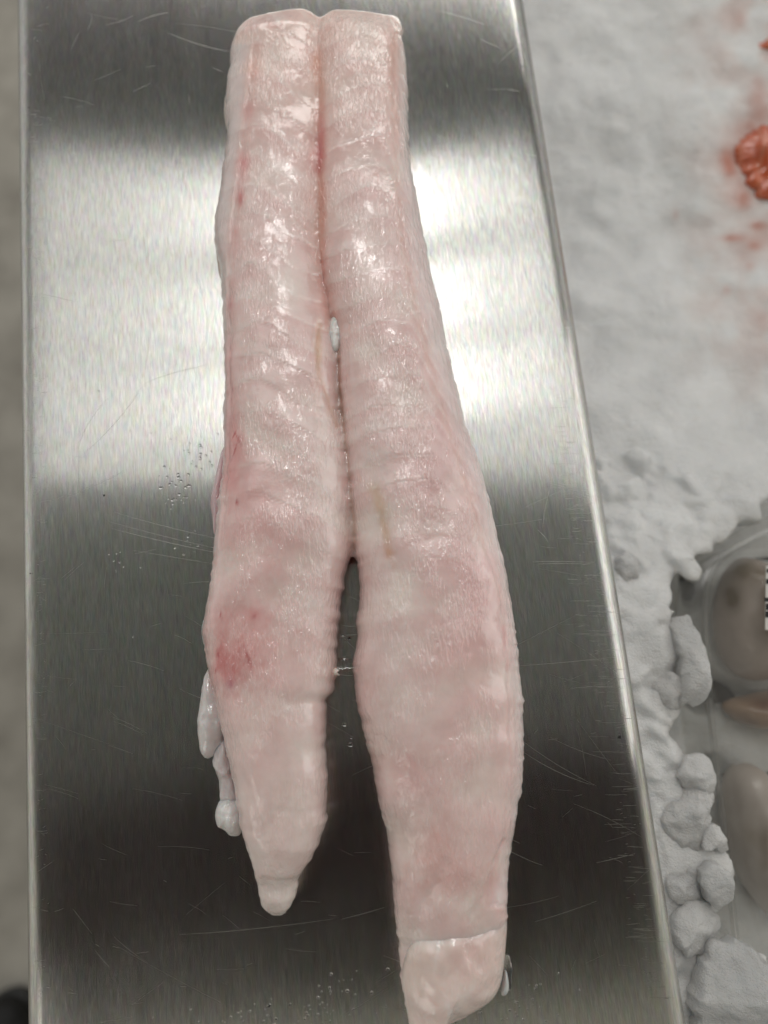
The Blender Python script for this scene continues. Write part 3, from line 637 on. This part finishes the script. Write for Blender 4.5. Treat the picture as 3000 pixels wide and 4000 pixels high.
    for (x, y, rx, ry, s) in ((2850, 640, 40, 90, 1.2), (2900, 760, 50, 60, 1.0), (2920, 520, 60, 50, 1.0), (2860, 930, 45, 14, .8), (2950, 960, 30, 20, .6), (2960, 880, 30, 16, .8), (2840, 1130, 16, 20, .5), (2930, 1040, 20, 20, .4), (2700, 420, 60, 20, .15), (2640, 200, 60, 25, .15), (2960, 420, 40, 120, .55), (2990, 1250, 50, 60, .3), (2640, 840, 12, 20, .3), (2930, 100, 70, 60, .3)):
        f = (.6 * s * np.exp(-((px_ - x) / rx) ** 2 - ((py_ - y) / ry) ** 2) * np.clip(1 + nn, 0, 1.5)).clip(0, 1)[:, None]; rgb = rgb * (1 - f) + np.array([.62, .14, .05]) * f
    set_col(me_, rgb); me_.materials.append(M_ice)
    o = bpy.data.objects.new('crushed_ice', me_); COL.objects.link(o); tag(o, 'bed of white crushed ice along the right of the scale', 'ice', kind='stuff')
icebed()
def chunk(pts, zb, th, label, m=M_frost, col=(.95, .95, .94), **kw):
    sd = kw.get('seed', 0); kw['prof'] = 2.6; kw['it'] = 0; kw['jag'] = .16; zb -= .004; th *= 1.1
    v, f = pebble(pts, zb, th, **kw); c_ = np.mean(np.array(v), 0); rr = random.Random(sd)
    planes = [(Vector((rr.uniform(-.7, .7), rr.uniform(-.7, .7), 1)).normalized(), th * rr.uniform(.30, .80)) for _ in range(12)]   # broken facets
    out_ = []
    for x, y, z in v:
        p_ = Vector((x - c_[0], y - c_[1], z - zb))
        for nn_, dd_ in planes:
            q_ = p_.dot(nn_) - dd_ - .25 * abs(p_.x) * (1 - nn_.z)
            if q_ > 0: p_ = p_ - nn_ * q_
        out_.append((c_[0] + p_.x + .0010 * nz1(x * 260, y * 260, sd), c_[1] + p_.y + .0010 * nz1(y * 260, x * 260, sd + 4), zb + p_.z + .0014 * fbm(x * 160, y * 160, z * 160 + sd, 3)))
    v = out_; me_ = remesh('ice_chunk', [(v, f)], .0008, 1)
    me_.materials.append(m); me_.polygons.foreach_set('use_smooth', [True] * len(me_.polygons)); set_col(me_, np.tile(np.array(col), (len(me_.vertices), 1)))
    o = bpy.data.objects.new('ice_chunk', me_); COL.objects.link(o); tag(o, label, 'ice', 'larger lumps of ice along the platter edge'); return o
ch = [([(2720, 3830), (2735, 3760), (2790, 3700), (2850, 3660), (2930, 3690), (3010, 3790), (3100, 3880), (3160, 4050), (3100, 4200), (2800, 4200), (2730, 4080), (2700, 3930)], -.028, .026, 'big frosty snow-like ice lump in the bottom right corner', dict(lump=.004, ls=55, seed=21)),
      ([(2625, 3590), (2680, 3510), (2760, 3520), (2820, 3590), (2810, 3670), (2760, 3710), (2700, 3740), (2640, 3690), (2610, 3640)], -.034, .014, 'flat grey-white ice slab just above the big frosty lump', dict(lump=.002, ls=90, seed=22)),
      ([(2730, 3390), (2790, 3360), (2845, 3400), (2850, 3500), (2810, 3550), (2750, 3510), (2720, 3440)], -.032, .014, 'rounded glassy ice lump beside the clear tub wall', dict(lump=.003, ls=120, seed=23, m=M_glass)),
      ([(2740, 3210), (2810, 3220), (2840, 3290), (2852, 3330), (2830, 3350), (2790, 3310), (2750, 3320), (2735, 3260)], -.034, .010, 'small jagged white ice piece with a dark gap below it', dict(lump=.002, ls=200, seed=24, jag=.1)),
      ([(2590, 3060), (2680, 3020), (2760, 3110), (2770, 3230), (2740, 3330), (2650, 3370), (2590, 3330), (2570, 3180)], -.038, .016, 'wide pale ice piece halfway down beside the platter edge', dict(lump=.003, ls=80, seed=25)),
      ([(2660, 2980), (2720, 2935), (2780, 2960), (2795, 3030), (2790, 3090), (2730, 3120), (2670, 3090), (2640, 3030)], -.034, .013, 'smooth rounded white ice lump touching the clear tub', dict(lump=.0015, ls=100, seed=26)),
      ([(2615, 2420), (2640, 2385), (2680, 2400), (2720, 2470), (2750, 2560), (2762, 2680), (2745, 2740), (2700, 2760), (2650, 2745), (2650, 2640), (2640, 2540)], -.036, .014, 'tall smooth curved white ice lump above the others', dict(lump=.0015, ls=80, seed=27)),
      ([(2535, 2660), (2600, 2620), (2680, 2650), (2700, 2720), (2640, 2770), (2560, 2770), (2520, 2720)], -.038, .012, 'blunt white ice lump left of the tall curved one', dict(lump=.002, ls=90, seed=28)),
      ([(2580, 3370), (2660, 3350), (2720, 3400), (2740, 3490), (2690, 3540), (2620, 3530), (2590, 3460)], -.038, .014, 'cloudy ice piece left of the glassy lump', dict(lump=.003, ls=110, seed=29, m=M_glass)),
      ([(2400, 2180), (2450, 2150), (2500, 2190), (2490, 2260), (2440, 2290), (2400, 2250)], -.042, .009, 'small rounded ice nugget at the platter edge below the bright band', dict(lump=.0015, ls=120, seed=30)),
      ([(2740, 3920), (2770, 3840), (2730, 3800), (2690, 3860), (2700, 3960)], -.040, .010, 'little translucent ice sliver left of the big frosty lump', dict(lump=.002, ls=160, seed=31, m=M_glass))]
for pts, zb, th, lab, kw in ch: chunk(pts, zb, th, lab, **kw)

# ------------------------------------------------------------------ orange fish flesh buried in the ice, upper right
def salmonmat():
    m, t, b = mat('orange_flesh'); n = noise_(t, mapped(t, (1, 1, 1)), 140, 4, .6); c = ramp(t, n, .3, .7, (.50, .075, .018), (.66, .14, .04))
    wv = N(t, 'ShaderNodeTexWave'); L(t, mapped(t, (1, .6, 1)), wv.inputs['Vector']); wv.inputs['Scale'].default_value = 26; wv.inputs['Distortion'].default_value = 3
    c = mixc(t, ramp(t, wv.outputs['Fac'], .88, .98, (0, 0, 0), (.25, .25, .25)), c, (.80, .42, .28))
    L(t, c, b.inputs['Base Color']); b.inputs['Roughness'].default_value = .35; b.inputs['Coat Weight'].default_value = 1; b.inputs['Subsurface Weight'].default_value = .3; b.inputs['Subsurface Scale'].default_value = .004; return m
M_sal = salmonmat()
for pts, zb, lab, s in (([(2830, 600), (2880, 540), (2950, 480), (3060, 480), (3200, 500), (3260, 700), (3200, 860), (3060, 830), (2985, 790), (2900, 730), (2865, 660)], -.1215, 'orange fish flesh showing through the ice, the larger patch', 41),
                        ([(2930, 200), (2990, 150), (3120, 120), (3220, 180), (3180, 300), (3060, 290), (2990, 240)], -.1205, 'orange fish flesh showing through the ice, the small patch at the top', 42)):
    v, f = pebble(pts, zb, .012, lump=.004, ls=60, seed=s, jag=.14, n=160, rings=24); o = newmesh('fish_piece', v, f, M_sal); tag(o, lab, 'fish', 'orange fish in the ice')

# ------------------------------------------------------------------ clear tub of seafood, right edge
tub = empty('clear_tub', P(3100, 3000, -.11)); tag(tub, 'clear plastic tub sunk in the ice at the right edge, holding pale seafood', 'tub')
def clear(name, veil, gloss):
    m, t, bb = mat(name); t.nodes.remove(bb); out = [x for x in t.nodes if x.type == 'OUTPUT_MATERIAL'][0]
    tr = N(t, 'ShaderNodeBsdfTransparent'); tr.inputs[0].default_value = (.94, .94, .93, 1); gl = N(t, 'ShaderNodeBsdfGlossy'); gl.inputs['Roughness'].default_value = .2; df = N(t, 'ShaderNodeBsdfDiffuse'); df.inputs[0].default_value = (.74, .72, .70, 1)
    mx = N(t, 'ShaderNodeMixShader'); mx.inputs[0].default_value = veil; L(t, tr.outputs[0], mx.inputs[1]); L(t, df.outputs[0], mx.inputs[2])
    m2 = N(t, 'ShaderNodeMixShader'); m2.inputs[0].default_value = gloss; L(t, mx.outputs[0], m2.inputs[1]); L(t, gl.outputs[0], m2.inputs[2]); L(t, m2.outputs[0], out.inputs[0]); return m
M_clear = clear('clear_plastic', .07, .05); M_film = clear('film', .05, .03)
tubtop = -.052
o3 = [(2768, 2330), (2790, 2235), (2850, 2165), (2950, 2110), (3250, 2050), (3700, 2040), (3800, 2300), (3900, 3800), (3880, 4100), (2950, 4150), (2918, 4000), (2892, 3700), (2850, 3300), (2806, 2950), (2780, 2700), (2766, 2500)]
def tubwall():
    rim = smooth_closed(o3, 140, 2); wv = np.array([P(a, b, tubtop)[:2] for a, b in rim]); c = wv.mean(0); n = len(wv)
    prof = [(-.0005, -.056), (.0, .0), (.0030, .0008), (.0036, -.0010), (.0030, -.0002)]
    nrm = np.roll(wv, -1, 0) - np.roll(wv, 1, 0); nrm = np.c_[nrm[:, 1], -nrm[:, 0]]; nrm /= np.hypot(nrm[:, 0], nrm[:, 1])[:, None]
    if ((wv - c) * nrm).sum() < 0: nrm = -nrm
    sec = [(-.004, -.0565), (-.001, -.050), (0, 0), (.0022, .0010), (.0030, -.0006), (.0026, -.0012), (.0016, 0), (.0008, -.002), (-.0002, -.050), (-.004, -.0575)]
    vs = [(*(wv[i] + nrm[i] * a), tubtop + b) for a, b in sec for i in range(n)]; fs = []
    for j in range(len(sec)):
        for i in range(n):
            k = (i + 1) % n; j2 = (j + 1) % len(sec)
            if j == len(sec) - 1: continue
            fs.append((j * n + i, j * n + k, j2 * n + k, j2 * n + i))
    fs.append(tuple(range(n))); fs.append(tuple((len(sec) - 1) * n + i for i in range(n))[::-1])
    for v in range(len(vs)): vs[v] = (vs[v][0] - tub.location.x, vs[v][1] - tub.location.y, vs[v][2] - tub.location.z)
    newmesh('tub_wall', vs, fs, M_clear, tub)
tubwall()
lw = [P(a, b, -.104) for a, b in [(2775, 2330), (2800, 2240), (2860, 2190), (3250, 2150), (3700, 2150), (3750, 3900), (2935, 4000), (2900, 3700), (2850, 3250), (2800, 2900), (2780, 2600)]]
l_ = tub.location; nl = len(lw); vs = [(a[0] - l_.x, a[1] - l_.y, a[2] - l_.z + h_) for h_ in (0, .002) for a in lw]
newmesh('added_dark_plate', vs, [tuple(range(nl))[::-1], tuple(range(nl, 2 * nl))] + [(i, (i + 1) % nl, nl + (i + 1) % nl, nl + i) for i in range(nl)], mottled('dark_plate', (.05, .045, .04), (.11, .10, .09), 50, .5), tub, False)  # dark plate added so the gaps between the pieces look dark
# lid film reaching past the rim
def film():
    poly = [(2665, 2290), (2690, 2210), (2760, 2140), (2860, 2090), (3000, 2010), (3400, 1900), (3900, 1950), (3900, 2500), (3820, 4100), (2960, 4120), (2905, 3700), (2862, 3300), (2815, 2950), (2770, 2720), (2690, 2600), (2660, 2440)]
    rim = smooth_closed(poly, 120, 2); z = tubtop + .0022; wv = [P(a, b, z)[:2] for a, b in rim]; c = np.mean(wv, 0); vs = []; fs = []; n = 120; R_ = 14
    for s_ in (0, .0004):
        for r in range(1, R_ + 1):
            for q in wv:
                x, y = c + (np.array(q) - c) * r / R_; vs.append((x - tub.location.x, y - tub.location.y, z + s_ + .0010 * fbm(x * 40, y * 40, 3, 3) - (.006 if r == R_ else 0) - tub.location.z))
    for s_ in (0, 1):
        b = s_ * n * R_
        for r in range(R_ - 1):
            for i in range(n): k = (i + 1) % n; q = (b + r * n + i, b + (r + 1) * n + i, b + (r + 1) * n + k, b + r * n + k); fs.append(q if s_ else q[::-1])
        q = tuple(b + i for i in range(n)); fs.append(q if s_ else q[::-1])
    b = (R_ - 1) * n
    for i in range(n): k = (i + 1) % n; fs.append((b + i, b + k, b + n * R_ + k, b + n * R_ + i))
    newmesh('film_lid', vs, fs, M_film, tub)
film()
def seafood(pts, zb, th, c0, spots, lab, s, cx=None):
    m, t, b = mat('pale_flesh'); a = N(t, 'ShaderNodeAttribute', attribute_name='Col'); n = noise_(t, mapped(t, (1, 1, 1)), 60, 4, .6)
    L(t, mixc(t, 1.0, a.outputs['Color'], ramp(t, n, .3, .7, (.82, .80, .78), (1.1, 1.1, 1.1)), 'MULTIPLY'), b.inputs['Base Color']); b.inputs['Roughness'].default_value = .35; b.inputs['Coat Weight'].default_value = .5
    v, f = pebble(pts, zb, th, lump=.003, ls=40, seed=s, rings=18, n=110, centre=cx, prof=2.0)
    o = newmesh('seafood_piece', v, f, m); c = get_co(o.data); px_, py_ = PIX(c[:, 0], c[:, 1], c[:, 2]); rgb = np.tile(np.array(c0), (len(c), 1))
    nn = np.array([nz1(a_ * .02, b_ * .02, s) for a_, b_ in zip(px_, py_)])
    for (x, y, rx, ry, cc, k) in spots:
        fz = (k * np.exp(-((px_ - x) / rx) ** 2 - ((py_ - y) / ry) ** 2) * (1 + .5 * nn)).clip(0, 1)[:, None]; rgb = rgb * (1 - fz) + np.array(cc) * fz
    set_col(o.data, rgb); tag(o, lab, 'seafood', 'seafood in the clear tub')
OL = (.17, .11, .045); BR = (.16, .06, .02)
seafood([(2790, 2440), (2795, 2330), (2830, 2230), (2890, 2170), (2990, 2200), (3100, 2260), (3150, 2420), (3120, 2600), (3000, 2660), (2880, 2650), (2810, 2560)], -.080, .022, (.42, .345, .30), [(2860, 2330, 34, 55, (.10, .06, .015), 1.3), (2900, 2230, 50, 40, (.14, .09, .03), 1.1), (2960, 2240, 50, 30, (.22, .16, .10), .7)], 'pale rounded seafood piece with olive brown patch, topmost in the tub', 51)
seafood([(2800, 2760), (2880, 2720), (3050, 2690), (3200, 2700), (3180, 2860), (3020, 2850), (2900, 2840)], -.086, .016, (.40, .27, .18), [(2990, 2750, 60, 35, BR, .95), (2900, 2840, 60, 30, (.15, .11, .10), .8)], 'dark reddish brown seafood piece in the middle of the tub', 52)
seafood([(2822, 3150), (2835, 3020), (2890, 2975), (2960, 2990), (3040, 3090), (3110, 3300), (3140, 3550), (3060, 3620), (2980, 3560), (2890, 3420), (2840, 3280)], -.080, .024, (.50, .44, .40), [(2990, 3320, 26, 120, OL, .7), (2930, 3260, 30, 60, (.36, .29, .20), .5)], 'long pale grey seafood piece, lowest in the tub', 53)
# printed tag at the frame's edge
tg = empty('price_tag', P(3060, 2350, tubtop + .008)); tag(tg, 'white price tag with black print at the right edge, on the tub', 'tag')
def tagm():
    z = tubtop + .0075; q = [P(2993, 2210, z), P(3200, 2190, z), P(3230, 2480, z), P(2990, 2460, z)]; l = tg.location
    top = [(a[0] - l.x, a[1] - l.y, a[2] - l.z) for a in q]; bot = [(a[0], a[1], a[2] - .0006) for a in top]
    newmesh('card', top + bot, [(3, 2, 1, 0), (4, 5, 6, 7), (0, 1, 5, 4), (1, 2, 6, 5), (2, 3, 7, 6), (3, 0, 4, 7)], plain('tag_card', (.7, .68, .64), .5), tg, False)
    vs, fs = [], []
    for y0, y1, x0 in ((2222, 2236, 2995), (2262, 2280, 2993), (2335, 2350, 2986), (2358, 2382, 2992), (2388, 2412, 2990)):
        b = len(vs)
        for (x, y) in ((x0, y0), (3150, y0 - 4), (3150, y1 - 4), (x0, y1)): a = P(x, y, z + .0003); vs.append((a[0] - l.x, a[1] - l.y, a[2] - l.z))
        fs.append((b + 3, b + 2, b + 1, b))
    newmesh('print', vs, fs, plain('tag_ink', (.01, .01, .01), .6), tg, False)
tagm()

# ------------------------------------------------------------------ black shoe on the floor, bottom left corner
shoe = empty('shoe', P(-60, 3990, -.9)); tag(shoe, 'black shoe on the floor left of the platter, in the bottom corner', 'shoe')
def shoem():
    l = shoe.location; sole, up_ = [], []
    # outline in shoe axes, toe forward (+y)
    pts = [(-.035, -.13), (.0, -.145), (.035, -.13), (.042, -.06), (.040, 0), (.05, .07), (.045, .12), (.01, .15), (-.03, .14), (-.048, .09), (-.046, .02), (-.040, -.06)]
    r = smooth_closed(pts, 60, 2); a = math.radians(-38); R = np.array([[math.cos(a), -math.sin(a)], [math.sin(a), math.cos(a)]]); off = np.array([-.02, -.075])
    def lv(k, z, dy=0): return [(*(R @ (q * np.array([k, k]) + np.array([0, dy])) + off), z) for q in r]
    def loft(lvs):
        n = 60; vs = [v for l_ in lvs for v in l_]; fs = []
        for j in range(len(lvs) - 1):
            for i in range(n): k = (i + 1) % n; fs.append((j * n + i, j * n + k, (j + 1) * n + k, (j + 1) * n + i))
        fs.append(tuple(range(n))[::-1]); fs.append(tuple((len(lvs) - 1) * n + i for i in range(n))); return vs, fs
    newmesh('sole', *loft([lv(1, .001), lv(1.02, .012), lv(1.0, .022)]), M_dark, shoe)
    newmesh('upper', *loft([lv(.97, .022), lv(.98, .035), lv(.92, .052), lv(.78, .068, -.015), lv(.62, .085, -.045), lv(.56, .11, -.055), lv(.55, .13, -.058)]), M_black, shoe)
shoem()
